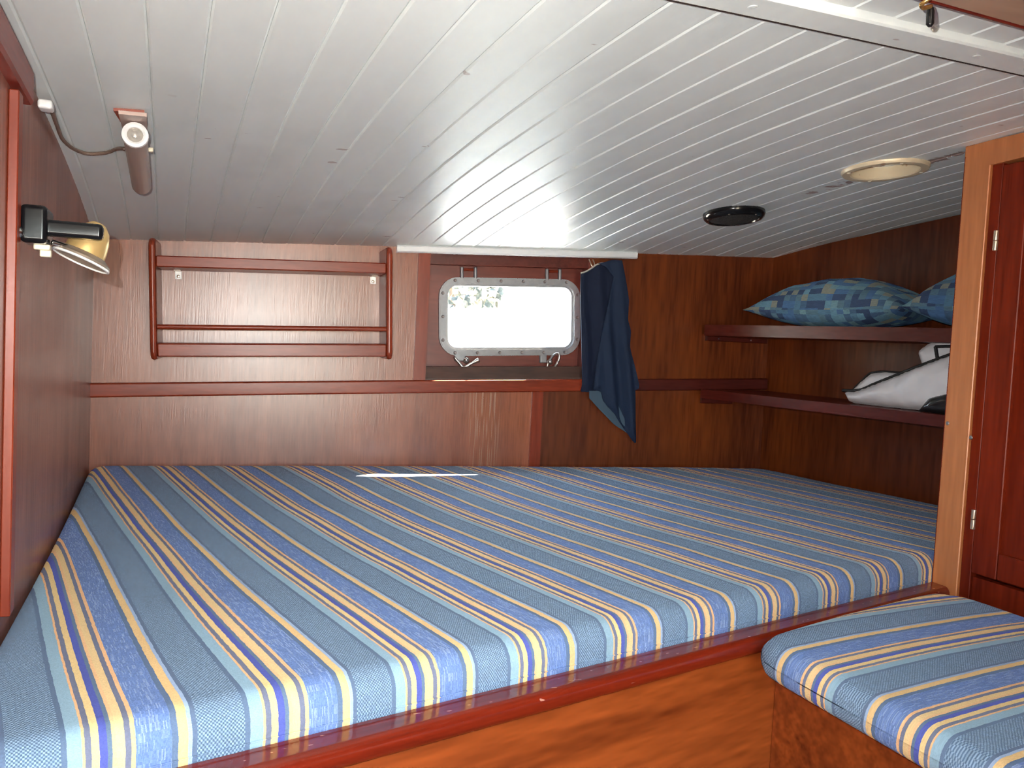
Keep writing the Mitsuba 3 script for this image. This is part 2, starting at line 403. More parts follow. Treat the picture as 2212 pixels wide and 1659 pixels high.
# floor
fl = struct('floor')
for i in range(15):
    y0 = -1.0 + i * 0.26
    put('plank', cbox([-0.22, y0, -0.03], [2.3, y0 + 0.257, 0.0], 0.002), V_FLOOR, parent=fl)

# ceiling: tongue-and-groove planks that run athwartships and follow the deck camber
ce = struct('ceiling')
W, L0 = 0.07008, -0.1732
RING = np.array([1.463, 1.414])
def plank(l0, l1, s0, s1f, dz=0.0, n=26, ch=0.0029, th=0.014):
    g = 0.0002
    rings = []
    for t in np.linspace(0, 1, n + 1):
        ring = []
        for l, d in ((l0 + g, th), (l0 + g, ch * 0.8), (l0 + g + ch, 0), (l1 - g - ch, 0), (l1 - g, ch * 0.8), (l1 - g, th)):
            s1 = s1f(l)
            s = s0 + (s1 - s0) * t
            ring.append([l, s, ceil_z(l, s) + dz + d])
        rings.append(ring)
    return loft(rings)
rng = np.random.default_rng(4)
ring_hole = m3.Manifold.cylinder(0.3, 0.075, 0.075, 48).translate([RING[0], RING[1], 1.5])
for i in range(-1, 34):
    l0, l1 = L0 + W * i, L0 + W * (i + 1)
    if i < 0:
        l0 = -0.215
    s_end = lambda l: min(float(hull(min(l, 1.96))), 2.6) + 0.012
    m = plank(l0, l1, -1.0, s_end, rng.uniform(-0.0006, 0.0006))
    if abs((l0 + l1) / 2 - RING[0]) < 0.073 + W:
        m = to_tm(to_man(m) - ring_hole)
    put('plank', m, V_CEIL, parent=ce, smooth=25)
n = 24
gl, gs = np.meshgrid(np.linspace(-0.23, 2.32, n), np.linspace(-1.02, 2.7, n), indexing='ij')
put('backing_board', loft([[[l, s, ceil_z(l, s) + 0.085] for s in np.linspace(-1.02, 2.7, 30)] + [[l, s, ceil_z(l, s) + 0.1] for s in np.linspace(2.7, -1.02, 30)] for l in np.linspace(-0.23, 2.32, 8)]), V_DECK, parent=ce)

# hull side: upper and lower veneer panels
wb = struct('wall_back')
TOPZ = lambda l, o=0: float(ceil_z(l, hull(l) - o)) + 0.004
WL0, WL1 = 0.742, 1.275
put('upper_panel', hull_sweep(-0.215, WL0, lambda l: [(-0.03, ledge_z(l) - 0.02), (0, ledge_z(l) - 0.02), (0, TOPZ(l)), (-0.03, TOPZ(l))]), V_PANEL, parent=wb)
put('upper_panel', hull_sweep(WL1, 1.99, lambda l: [(-0.03, ledge_z(l) - 0.02), (0, ledge_z(l) - 0.02), (0, TOPZ(l)), (-0.03, TOPZ(l))]), V_RIGHT, parent=wb)
put('lower_panel', hull_sweep(-0.215, 1.116, lambda l: [(-0.03, 0.66), (0.0, 0.66), (0.0, ledge_z(l) - 0.01), (-0.03, ledge_z(l) - 0.01)]), V_LOW, parent=wb)
put('lower_panel', hull_sweep(1.118, 1.99, lambda l: [(-0.03, 0.66), (0.0, 0.66), (0.0, ledge_z(l) - 0.01), (-0.03, ledge_z(l) - 0.01)]), V_RIGHT, parent=wb)
# recess round the port: header, back board with the hole, sill
WF = hull_frame(1.03, 1.275, 0.05)
REC = -0.065
hole = rrpoly(0.2172, 0.1056, 0.036)
back = sg.Polygon([(-0.30, -0.235), (0.27, -0.255), (0.27, 0.20), (-0.30, 0.20)])
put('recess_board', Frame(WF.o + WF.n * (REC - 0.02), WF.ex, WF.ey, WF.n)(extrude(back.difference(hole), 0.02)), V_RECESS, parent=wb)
put('header_board', hull_sweep(WL0, WL1, lambda l: [(-0.07, 1.432 + 0.045 * (l - .9)), (-0.012, 1.432 + 0.045 * (l - .9)), (-0.012, TOPZ(l)), (-0.07, TOPZ(l))]), V_SHELF, parent=wb)
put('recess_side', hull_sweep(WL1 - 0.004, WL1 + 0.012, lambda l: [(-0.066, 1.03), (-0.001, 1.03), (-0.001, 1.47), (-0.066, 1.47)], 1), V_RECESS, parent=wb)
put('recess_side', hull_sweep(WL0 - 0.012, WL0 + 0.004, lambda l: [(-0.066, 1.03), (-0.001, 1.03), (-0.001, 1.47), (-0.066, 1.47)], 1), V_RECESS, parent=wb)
put('sill', hull_sweep(WL0, WL1, lambda l: [(-0.07, ledge_z(l) - 0.02), (-0.001, ledge_z(l) - 0.02), (-0.001, ledge_z(l) + 0.004), (-0.013, ledge_z(l) + 0.040), (-0.07, ledge_z(l) + 0.040)]), V_SILL, parent=wb)
# outer skin of the hull side (outside of the lining), with the port opening
skin = sg.Polygon([(-1.5, -1.3), (1.3, -1.3), (1.3, 0.6), (-1.5, 0.6)]).difference(rrpoly(0.2172, 0.1056, 0.036))
put('outer_skin', Frame(WF.o + WF.n * (-0.145), WF.ex, WF.ey, WF.n)(extrude(skin, 0.02)), V_DECK, parent=wb)

# mouldings on the hull side
tr = struct('trim_1')
put('ledge_board', hull_sweep(-0.194, 1.335, lambda l: rrect(-0.01, 0.022, ledge_z(l) - 0.040, ledge_z(l), 0.005), 24), V_TRIM, parent=tr, smooth=35)
put('ledge_board', hull_sweep(1.336, 1.935, lambda l: rrect(-0.01, 0.021, ledge_z(l) - 0.040, ledge_z(l) - 0.001, 0.005), 10), V_LEDGE2, parent=tr, smooth=35)  # same ledge in a darker copy, the dim right end put into its colour
st = struct('trim_2')
put('window_stile', hull_sweep(0.709, 0.746, lambda l: chrect(-0.01, 0.014, ledge_z(l) - 0.001, TOPZ(l, 0.014) - 0.004, 0.002), 2), V_TRIMZ, parent=st)
put('lower_stile', hull_sweep(1.098, 1.134, lambda l: chrect(-0.01, 0.010, 0.68, ledge_z(l) - 0.038, 0.002), 2), V_TRIMZ, parent=st)
wt = struct('trim_3')
put('white_batten', hull_sweep(0.640, 1.428, lambda l: chrect(0.0, 0.024, float(ceil_z(l, hull(l) - 0.024)) - 0.0235, float(ceil_z(l, hull(l) - 0.024)) - 0.0012, 0.004), 14), V_WHITE, parent=wt)

# left bulkhead with its edge strip and cornice
wl = struct('wall_left')
put('veneer_panel', cbox([-0.235, -1.0, 0.0], [-0.195, 2.63, 1.60], 0.001), V_LEFT, parent=wl)
t5 = struct('trim_5')
put('edge_strip', cbox([-0.1948, 1.238, 0.803], [-0.1825, 1.268, 1.487], 0.0015), V_TRIMZ, parent=t5)
put('cornice_board', loft([[[-0.1948, s, float(ceil_z(-.19, s)) - 0.055], [-0.182, s, float(ceil_z(-.19, s)) - 0.055], [-0.179, s, float(ceil_z(-.19, s)) - 0.050], [-0.179, s, float(ceil_z(-.19, s)) - 0.012], [-0.186, s, float(ceil_z(-.19, s)) - 0.006], [-0.1948, s, float(ceil_z(-.19, s)) - 0.006]] for s in np.linspace(0.6, 1.33, 8)]), V_CORNICE, parent=t5)

# right bulkhead behind the shelves
wr = struct('wall_right')
ex = np.append((RB - RA) / np.linalg.norm(RB - RA), 0)
rn = np.array([ex[1], -ex[0], 0])
if rn[0] > 0: rn = -rn
RF = Frame(np.append(RA, 0), ex, [0, 0, 1], rn)           # x along the bulkhead towards the camera, y up, z into the cabin
def rz(x, off=0):
    p = RF.o + RF.ex * x + RF.n * off
    return float(ceil_z(p[0], p[1]))
put('veneer_panel', RF(trimesh.convex.convex_hull([[x, y, z] for x in (-0.05, 1.16) for y in (0.6, rz(x) + 0.012) for z in (-0.03, 0.0)])), V_RIGHT, parent=wr)
put('screw_head', RF(lathe([(0, 0.0012), (0.002, 0.001), (0.003, 0)], 10)) if False else Frame(RF.o + RF.ex * 0.36 + np.array([0, 0, 1.435]), RF.ex, RF.ey, RF.n)(lathe([(0, 0.0012), (0.003, 0.001), (0.004, 0)], 12)), V_BOLT, parent=wr)
put('end_panel', cbox([2.30, -1.04, 0.0], [2.34, 2.75, 1.78], 0.001), V_RIGHT, parent=wr)
# behind the camera
wf = struct('wall_front')
# (unseen companionway opening, added and sized to let in daylight fill)
for lo, hi in (([-0.235, -1.04, 0.0], [0.0, -1.0, 1.72]), ([0.46, -1.04, 0.0], [2.3, -1.0, 1.78]), ([0.0, -1.04, 0.0], [0.46, -1.0, 0.45])):
    put('veneer_panel', cbox(lo, hi, 0.001), V_LEFT, parent=wf)

# bunk board that carries the mattress
bb = thing('bunk_base', 'varnished wooden berth base with brown front panel under the striped mattress', 'berth')
def rl(l): return 0.883 + 0.227 * l          # inner edge of the fiddle rail
put('bunk_board', extrude(sg.Polygon([(-0.188, rl(-.188) - 0.003), (1.468, rl(1.47) - 0.003), (1.468, 1.222), (2.10, 1.222), (2.035, 1.66), (1.935, 2.325), (1.4, hull(1.4) - .004), (0.6, hull(.6) - .004), (-0.188, hull(-.188) - .004)]), 0.02).apply_translation([0, 0, 0.68]), V_FRONT, parent=bb)
def along_front(z0, z1, o0, o1, la, lb, c=0.001):
    q = []
    for l in (la, lb):
        q.append([[l, rl(l) - o, z] for o, z in chrect(o0, o1, z0, z1, c)])
    return loft(q)
put('front_panel', along_front(0.0, 0.7155, 0.004, 0.022, -0.188, 1.468), V_FRONT, parent=bb)
fr = thing('fiddle_rail', 'glossy red mahogany fiddle rail along the front edge of the large mattress', 'rail')
def rail_sec(l):
    a = np.linspace(0, math.pi, 9)
    o1, z0, z1 = 0.043, 0.716, 0.7455
    r = (z1 - z0) / 2
    pts = [(0.0, z0)] + [(o1 - r * 0.75 + r * 0.75 * math.sin(t), (z0 + z1) / 2 - r * math.cos(t)) for t in a] + [(0.0, z1)]
    return [[l + 0.227 * 0, rl(l) - o, z] for o, z in pts]
put('rail_bar', loft([rail_sec(l) for l in np.linspace(-0.193, 1.4685, 12)]), V_RAIL, smooth=40, parent=fr)

# locker front on the right: face frame, door with inset panel and hinges
lk = thing('locker', 'tall mahogany locker with pale cherry face frame and dark red hinged door', 'locker')
X = 1.47
put('side_panel', cbox([X + 0.001, 1.200, 0.0], [2.09, 1.2195, 1.665], 0.001), V_DARK, parent=lk)
put('face_stile', cbox([X, 1.160, 0.5], [X + 0.025, 1.2175, 1.612], 0.0015), V_POST, parent=lk)
put('face_header', trimesh.convex.convex_hull([[x, y, z] for x in (X, X + 0.025) for y, z in ((1.1598, 1.5865), (0.2, 1.5865 + 0.045), (1.1598, ceil_z(X, 1.16) - .001), (0.2, ceil_z(X, 0.2) - .001), (1.2175, ceil_z(X, 1.2175) - .001), (1.2175, 1.6125))]), V_POST, parent=lk)
put('inner_stile', cbox([X + 0.007, 1.1375, 0.5], [X + 0.025, 1.1595, 1.60], 0.001), V_DARK, parent=lk)
put('plinth', cbox([X + 0.012, -0.4, 0.0], [X + 0.03, 1.1375, 0.779], 0.001), V_DARK, parent=lk)
dn = key_of('door', lk); 
put('stile', cbox([X + 0.006, 1.0835, 0.787], [X + 0.024, 1.1365, 1.584], 0.0015), V_DARK, parent=dn)
put('stile', cbox([X + 0.006, 0.60, 0.787], [X + 0.024, 0.655, 1.584], 0.0015), V_DARK, parent=dn)
put('bottom_rail', cbox([X + 0.006, 0.656, 0.787], [X + 0.024, 1.083, 0.838], 0.0025), V_DARK, parent=dn)
put('top_rail', cbox([X + 0.006, 0.656, 1.53], [X + 0.024, 1.083, 1.584], 0.0025), V_DARK, parent=dn)
put('inset_panel', cbox([X + 0.014, 0.65, 0.83], [X + 0.021, 1.09, 1.54], 0.001), V_DARK, parent=dn)
for z in (1.4385, 0.893):
    h = key_of('hinge', dn)
    for dz in (-0.0098, 0.0098):
        put('knuckle', lathe([(0, -0.0094), (0.0042, -0.0094), (0.0047, -0.0088), (0.0047, 0.0088), (0.0042, 0.0094), (0, 0.0094)], 16).apply_translation([X + 0.0025, 1.1372, z + dz]), V_STEEL, smooth=40, parent=h)
for (y, z) in ((1.213, 1.075), (1.158, 1.053)):
    pk = put('screw_plug', Frame([X, y - 0.003, z], [0, 1, 0], [0, 0, 1], [-1, 0, 0])(lathe([(0, 0.0014), (0.003, 0.0012), (0.0042, 0)], 12)), V_BOLT, parent=lk)

# seat box with its cushion
sb = thing('seat_box', 'dark varnished wooden box under the small striped seat cushion', 'seat base')
put('side_panel', cbox([0.955, -0.5, 0.0], [0.973, rl(0.955) - 0.0225, 0.684], 0.001), V_FRONT, parent=sb)
put('top_board', cbox([0.985, -0.5, 0.683], [1.468, 1.06, 0.6995], 0.002), V_DARK, parent=sb)

# ------------------------------------------------------------------ mattress and seat cushion
def cushion(outline, z0, z1, r, top=lambda x, y: 0 * x, k=5, step=0.03):
    """rounded slab over a plan outline; top(x, y) is added to the upper skin"""
    P = sg.Polygon(outline)
    v, f, rings = [], [], []
    levels = [(r * (1 - math.cos(a)), z0 + r * (1 - math.sin(a)) - 0) for a in np.linspace(0, math.pi / 2, 4)]
    prof = [(r * 0.6 * (1 - math.sin(a)), z0 + r * 0.6 * (1 - math.cos(a))) for a in np.linspace(0, math.pi / 2, 4)]      # bottom edge
    prof += [(0.0, z0 + (z1 - z0) * 0.5)]
    prof += [(r * (1 - math.cos(a)), z1 - r + r * math.sin(a)) for a in np.linspace(0, math.pi / 2, 7)]
    inner = P.buffer(-r, join_style=1)
    ring = inner.exterior
    nb = int(ring.length / step)
    base = np.array([ring.interpolate(i / nb, normalized=True).coords[0] for i in range(nb)])
    nxt = np.roll(base, -1, 0) - np.roll(base, 1, 0)
    nor = np.c_[nxt[:, 1], -nxt[:, 0]]; nor /= np.linalg.norm(nor, axis=1, keepdims=True)
    if not ring.is_ccw: nor = -nor
    for ins, z in prof:
        q = base + nor * (r - ins)
        zz = np.full(nb, z)
        if z > z1 - r * 1.01:
            zz = zz + top(q[:, 0], q[:, 1])
        rings.append(np.c_[q, zz])
    for i in range(len(rings)):
        v.append(rings[i])
    V = np.vstack(v)
    for i in range(len(rings) - 1):
        j = np.arange(nb); a = i * nb + j; b = i * nb + (j + 1) % nb
        q1, q2 = np.c_[a, b, b + nb], np.c_[a, b + nb, a + nb]
        f += [q1, q2] if ring.is_ccw else [q1[:, ::-1], q2[:, ::-1]]
    # top and bottom skins
    from shapely import contains_xy, points, distance
    for lev, flip in ((len(rings) - 1, False), (0, True)):
        x0, y0, x1, y1 = inner.bounds
        gx, gy = np.meshgrid(np.arange(x0, x1, step), np.arange(y0, y1, step))
        g = np.c_[gx.ravel(), gy.ravel()]
        q = rings[lev][:, :2]; PP = sg.Polygon(q)
        g = g[contains_xy(PP, g[:, 0], g[:, 1])]
        g = g[distance(PP.exterior, points(g)) > 0.4 * step]
        allp = np.vstack([q, g]); tri = Delaunay(allp).simplices
        cen = allp[tri].mean(1); tri = tri[contains_xy(PP, cen[:, 0], cen[:, 1])]
        u, w = allp[tri[:, 1]] - allp[tri[:, 0]], allp[tri[:, 2]] - allp[tri[:, 0]]
        sw = (u[:, 0] * w[:, 1] - u[:, 1] * w[:, 0] < 0) ^ flip
        tri[sw] = tri[sw][:, ::-1]
        off = len(V)
        zt = (z1 + top(g[:, 0], g[:, 1])) if not flip else np.full(len(g), z0)
        V = np.vstack([V, np.c_[g, zt]])
        idx = np.r_[lev * nb + np.arange(nb), off + np.arange(len(g))]
        f.append(idx[tri])
    return trimesh.Trimesh(V, np.vstack(f), process=False)

def mat_top(x, y):
    s0 = rl(x); t = np.clip((y - s0) / (hull(np.clip(x, -0.2, 1.95)) - s0), 0, 1)
    sag = -0.016 * np.sin(np.pi * t) ** 1.5 * np.clip(1.15 - 0.7 * x, 0.1, 1)
    crown = -0.010 * np.clip((t - 0.93) / 0.07, 0, 1) ** 2
    wav = 0.004 * (meshkit.fbm(np.c_[x * 5, y * 5, 0 * x], 3, 2) - 0.5)
    return sag + crown + wav
ol = [(-0.193, rl(-.193) + .002), (1.468, rl(1.47) + .002), (1.49, 1.224), (2.086, 1.224), (2.028, 1.66), (1.928, 2.315)] + [(l, hull(l) - 0.012) for l in np.linspace(1.9, -0.15, 14)] + [(-0.193, hull(-.193) - 0.03)]
mt = thing('mattress', 'large blue and cream striped foam mattress filling the berth', 'mattress')
put('striped_cover', cushion(ol, 0.7005, 0.80, 0.034, mat_top), V_STRIPE, smooth=True, parent=mt)
# the seam line low on the front face
put('front_seam', tube([[l, rl(l) + 0.0008, 0.752] for l in np.linspace(-0.15, 1.45, 20)], 0.0008, 6), V_STRIPE, parent=mt)

ol2 = [(0.862, 0.05), (1.435, 0.05), (1.435, 1.10), (1.385, 1.151), (1.335, 1.1405), (0.905, 1.0425), (0.868, 1.022), (0.855, 0.985)]
sc = thing('seat_cushion', 'small blue and cream striped seat cushion beside the berth rail', 'cushion')
put('striped_cover', cushion(ol2, 0.7005, 0.757, 0.030, lambda x, y: 0.006 * np.sin(np.pi * np.clip((x - 0.855) / 0.58, 0, 1)) - 0.004 + 0.003 * meshkit.fbm(np.c_[x * 6, y * 6, 0 * x], 2, 3), step=0.022), V_STRIPE2, smooth=True, parent=sc)
tag(put('cloth_scrap', cbox([1.437, 1.02, 0.70], [1.466, 1.125, 0.738], 0.008), V_GREYCLOTH, True), 'small grey cloth edge tucked between seat cushion and locker', 'cloth')

# ------------------------------------------------------------------ port light in the hull
w1 = struct('window_1')
PF = Frame(WF.o + WF.n * REC, WF.ex * 1.015, WF.ey * 1.015, WF.n)
outer, inner = rrpoly(0.236, 0.1245, 0.062), rrpoly(0.2125, 0.1035, 0.036)
fm = extrude(outer.difference(inner), 0.016)
fm2 = extrude(outer.buffer(-0.003).difference(inner.buffer(0.002)), 0.003).apply_translation([0, 0, 0.016])
put('frame', PF(trimesh.util.concatenate([fm, fm2])), V_ALU, parent=w1)
put('inner_rim', PF(extrude(inner.buffer(-0.0002).difference(inner.buffer(-0.0055)), 0.020).apply_translation([0, 0, -0.010])), V_ALU, parent=w1)
put('spigot', PF(extrude(rrpoly(0.2138, 0.1038, 0.036).difference(rrpoly(0.2098, 0.1000, 0.033)), 0.070).apply_translation([0, 0, -0.079])), V_ALU, parent=w1)
put('pane', PF(([[-0.2105, -0.1015, -0.004], [0.2105, -0.1015, -0.004], [0.2105, 0.1015, -0.004], [-0.2105, 0.1015, -0.004]], [[0, 1, 2], [0, 2, 3]]) if False else trimesh.Trimesh([[-0.2105, -0.1015, -0.004], [0.2105, -0.1015, -0.004], [0.2105, 0.1015, -0.004], [-0.2105, 0.1015, -0.004]], [[0, 1, 2], [0, 2, 3]])), 'pane_glass', parent=w1)
bolt = lathe([(0, 0.0018), (0.0026, 0.0018), (0.0030, 0.0008), (0.0045, 0.0014), (0.0052, 0)], 14)
for x, y in [(-.185, .1145), (-.11, .1145), (-.035, .1145), (.039, .1145), (.112, .1145), (.186, .1145), (-.2245, .074), (-.2245, .0), (-.2245, -.074), (.2245, .074), (.2245, .0), (.2245, -.072),
             (-.186, -.1145), (-.113, -.1145), (-.039, -.1145), (.035, -.1145), (.109, -.1145), (.182, -.1145)]:
    put('bolt', PF(bolt.copy().apply_translation([x, y, 0.019])), V_BOLT, smooth=40, parent=w1)
for x in (-0.14, 0.143):
    hg = key_of('hinge', w1)
    for dx in (-0.022, 0.022):
        put('lug', PF(rbox([x + dx - 0.005, 0.112, 0.003], [x + dx + 0.005, 0.158, 0.0185], 0.004, 12)), V_ALU, smooth=40, parent=hg)
    put('pin', PF(lathe([(0, -0.016), (0.004, -0.016), (0.004, 0.016), (0, 0.016)], 12).apply_transform(trimesh.transformations.rotation_matrix(math.pi / 2, [0, 1, 0])).apply_translation([x, 0.149, 0.010])), V_TRIM, smooth=40, parent=hg)
# two dog latches under the frame: left one a bright folded lever, right one a ring
la = key_of('latch', w1)
put('lug', PF(rbox([-0.186, -0.142, 0.001], [-0.150, -0.121, 0.015], 0.004)), V_ALU, smooth=40, parent=la)
put('lever', PF(tube(smooth_path([(-0.188, -0.128, 0.018), (-0.172, -0.148, 0.024), (-0.160, -0.160, 0.028), (-0.138, -0.149, 0.032), (-0.112, -0.136, 0.034)], 24), np.r_[np.full(18, 0.0042), np.linspace(0.0045, 0.0085, 6)], 10)), V_CHROME, smooth=True, parent=la)
put('knob', PF(trimesh.creation.icosphere(2, 0.0105).apply_translation([-0.150, -0.138, 0.020])), V_CHROME, smooth=True, parent=la)
la = key_of('latch', w1)
put('lug', PF(rbox([0.098, -0.150, 0.001], [0.122, -0.119, 0.015], 0.004)), V_ALU, smooth=40, parent=la)
a = np.linspace(0, 2 * math.pi, 33)
put('ring', PF(tube(np.c_[0.139 + 0.013 * np.cos(a) - 0.012 * np.sin(a) * -1, -0.146 + 0.028 * np.sin(a), 0.028 + 0.010 * np.sin(a + 1)], 0.0042, 10)), V_CHROME, smooth=True, parent=la)
put('knob', PF(trimesh.creation.icosphere(2, 0.010).apply_translation([0.131, -0.146, 0.018])), V_CHROME, smooth=True, parent=la)

# ------------------------------------------------------------------ wall rack on the hull side
bk = thing('wall_rack', 'open mahogany wall rack with rounded ends mounted left of the port', 'shelf')
BF = hull_frame(0.289, 1.275, 0.042)
side = sg.Polygon([(0.0, -0.158), (0.15, -0.158), (0.15, 0.158), (0.0, 0.158)]).buffer(-0.02).buffer(0.02, quad_segs=6).union(sg.box(0, -0.158, 0.06, 0.158))
for x0 in (-0.326, 0.309):
    rings = []
    for x, ins in ((0, 0.0075), (0.0022, 0.0022), (0.0075, 0), (0.0105, 0), (0.0158, 0.0022), (0.018, 0.0075)):
        z1, y1, r = 0.154 - ins, 0.1635 - ins, 0.022
        pts = [(0.0, -y1)] + [(z1 - r + r * math.cos(t), -y1 + r + r * math.sin(t)) for t in np.linspace(-math.pi / 2, 0, 6)] + [(z1 - r + r * math.cos(t), y1 - r + r * math.sin(t)) for t in np.linspace(0, math.pi / 2, 6)] + [(0.0, y1)]
        rings.append([[x0 + x, y, z] for z, y in pts])
    put('side_panel', BF(loft(rings)), V_TRIMZ, smooth=40, parent=bk)
put('top_board', BF(cbox([-0.308, 0.086, 0.0], [0.309, 0.1165, 0.147], 0.003)), V_TRIM, parent=bk)
put('bottom_board', BF(cbox([-0.308, -0.155, 0.0], [0.309, -0.119, 0.147], 0.003)), V_TRIM, parent=bk)
put('fiddle_rod', BF(tube([[-0.308, -0.0745, 0.139], [0.309, -0.0745, 0.139]], 0.0068, 14)), V_TRIM, smooth=40, parent=bk)
for x in (-0.264, 0.296 - 0.006):
    b = key_of('bracket', bk)
    put('wall_leaf', BF(cbox([x - 0.009, 0.062, 0.0], [x + 0.009, 0.0855, 0.0022], 0.0008)), V_PLASTIC, parent=b)
    put('board_leaf', BF(cbox([x - 0.009, 0.0838, 0.0022], [x + 0.009, 0.0858, 0.045], 0.0006)), V_STEEL, parent=b)
    put('screw_head', BF(lathe([(0, 0.0018), (0.003, 0.0014), (0.0045, 0)], 12).apply_translation([x, 0.070, 0.0022])), V_STEEL, parent=b)

# ------------------------------------------------------------------ curtain beside the port
ct = thing('curtain', 'dark navy curtain hanging folded to a point right of the port', 'curtain')
CF = Frame(WF.o + WF.n * 0.034, WF.ex, WF.ey, WF.n)
CBACK = [(.209, .139), (.225, .148), (.26, .168), (.30, .17), (.345, .155), (.352, .10), (.352, -.1), (.33, -.24), (.255, -.245), (.211, -.243), (.217, -.22), (.214, -.113), (.208, .068)]
fold = lambda x, y, d: 0.006 * np.sin(x * 95 + 1.2 * np.sin(y * 9)) * np.clip(d / 0.012, 0, 1) + 0.006 * np.clip((x - 0.25) / 0.1, 0, 1)
put('back_layer', CF(sheet(CBACK, 0.007, lambda x, y, d: 0.004 + fold(x, y, d), lambda x, y, d: fold(x, y, d))), V_NAVY, smooth=50, parent=ct)
CFRONT = [(.262, .172), (.287, .178), (.311, .186), (.344, .184), (.353, .145), (.361, .107), (.370, .054), (.367, -.007), (.378, -.045), (.375, -.099), (.393, -.16), (.410, -.222), (.408, -.236),
          (.396, -.239), (.398, -.33), (.401, -.414), (.397, -.417), (.385, -.402), (.345, -.350), (.325, -.318), (.300, -.292), (.283, -.272), (.276, -.243), (.249, -.235), (.258, -.159), (.276, -.053), (.300, .053), (.315, .13), (.29, .16)]
def fold2(x, y, d):
    cx = x - 0.345 + 0.10 * (y + 0.1)
    ripple = 0.013 * np.sin(cx * 105) * np.clip((0.19 - y) / 0.35, 0.25, 1)
    lip = 0.016 * np.exp(-((x - (0.268 - 0.22 * (y + 0.1) * (y > -0.4) * 0.5)) / 0.014) ** 2)
    return 0.018 + (ripple + lip) * np.clip(d / 0.010, 0, 1)
put('front_fold', CF(sheet(CFRONT, 0.007, lambda x, y, d: fold2(x, y, d) + 0.004, lambda x, y, d: fold2(x, y, d))), V_NAVY3, smooth=50, parent=ct)
CUND = [(.238, -.240), (.237, -.263), (.276, -.304), (.325, -.352), (.375, -.384), (.392, -.405), (.380, -.372), (.34, -.29), (.30, -.24)]
put('turned_hem', CF(sheet(CUND, 0.008, lambda x, y, d: 0.014 + 0 * x, lambda x, y, d: 0.011 + 0 * x)), V_NAVY2, smooth=50, parent=ct)
put('cord', CF(tube(smooth_path([(.206, .141, .008), (.222, .146, .012), (.243, .158, .012), (.262, .170, .012), (.285, .175, .010)], 20), 0.0026, 8)), V_CORD, smooth=True, parent=ct)
put('hook', CF(tube(smooth_path([(.240, .186, -.006), (.241, .172, .008), (.247, .162, .012), (.254, .170, .008), (.253, .186, -.006)], 20), 0.0018, 8)), V_STEEL, smooth=True, parent=ct)

# ------------------------------------------------------------------ shelves on the right
def shelf(z1, th, label, start):
    k = thing('shelf', label, 'shelf', 'shelves on the right bulkhead')
    f0 = RA + 0.27 * rn[:2]
    p = [f0 + start * ex[:2], f0 + 1.118 * ex[:2], RA + 1.118 * ex[:2] + 0.002 * rn[:2], RA + 0.002 * rn[:2]]
    p += [np.array([l, hull(l) - 0.003]) for l in (1.9, 1.8, 1.72)]
    P = sg.Polygon(p).intersection(sg.box(0, 1.2215, 3, 3))
    m = extrude(P.buffer(-0.003).buffer(0.003, quad_segs=3), th).apply_translation([0, 0, z1 - th])
    put('board', m, V_SHELF, parent=k)
    return k
s1 = shelf(1.284, 0.036, 'dark mahogany upper shelf carrying the blue pillows', -0.045)
put('cleat', hull_sweep(1.70, 1.925, lambda l: chrect(0.001, 0.018, 1.231, 1.2475, 0.002), 4), V_LEDGE2, parent=s1)
for l in (1.74, 1.86):
    put('screw_head', Frame([l, hull(l) - 0.0185, 1.240], [1, dhull(l), 0], [0, 0, 1], [dhull(l), -1, 0])(lathe([(0, 0.0012), (0.002, 0.001), (0.003, 0)], 10)), V_CHROME, parent=s1)
s2 = shelf(1.0665, 0.030, 'dark mahogany lower shelf carrying the white bag', -0.045)
put('cleat', hull_sweep(1.685, 1.80, lambda l: chrect(0.023, 0.034, 1.018, 1.0355, 0.002), 3), V_LEDGE2, parent=s2)

# pillows on the upper shelf
def pillow(L, Wd, H, seed, nx=44, ny=26, uvs=46.0):
    """soft rectangular cushion, pinched corners; local x along, y across, z up from its base"""
    u = np.linspace(-1, 1, nx); w = np.linspace(-1, 1, ny)
    U, Wv = np.meshgrid(u, w, indexing='ij')
    pin = 1 - 0.10 * (1 - U ** 2) * 0 - 0.0
    x = U * L / 2 * (1 - 0.07 * (1 - np.abs(Wv) ** 2) * (np.abs(U) > 0) * np.abs(U) ** 3)
    y = Wv * Wd / 2 * (1 - 0.10 * (1 - np.abs(U) ** 2) * np.abs(Wv) ** 3)
    t = ((1 - np.abs(U) ** 2.6).clip(0) ** 0.75) * ((1 - np.abs(Wv) ** 2.6).clip(0) ** 0.55)
    nz = meshkit.fbm(np.stack([x * 11, y * 11, 0 * x + seed], -1), 3, seed) - 0.5
    top = H * 0.66 * t + 0.030 * nz * t
    bot = -np.minimum(H * 0.34 * t, H * 0.34 * t.max())
    k = nx * ny
    v = np.vstack([np.stack([x, y, top], -1).reshape(-1, 3), np.stack([x, y, bot], -1).reshape(-1, 3)])
    uv = np.vstack([np.stack([x, y + top * 0.8], -1).reshape(-1, 2), np.stack([x, y - 0.9 + bot], -1).reshape(-1, 2)]) * uvs
    i, j = np.meshgrid(np.arange(nx - 1), np.arange(ny - 1), indexing='ij')
    a = (i * ny + j).ravel()
    q = np.c_[a, a + ny, a + ny + 1], np.c_[a, a + ny + 1, a + 1]
    f = np.vstack([q[0], q[1], q[0][:, ::-1] + k, q[1][:, ::-1] + k])
    v[:, 2] -= v[:, 2].min()
    return v, f, uv
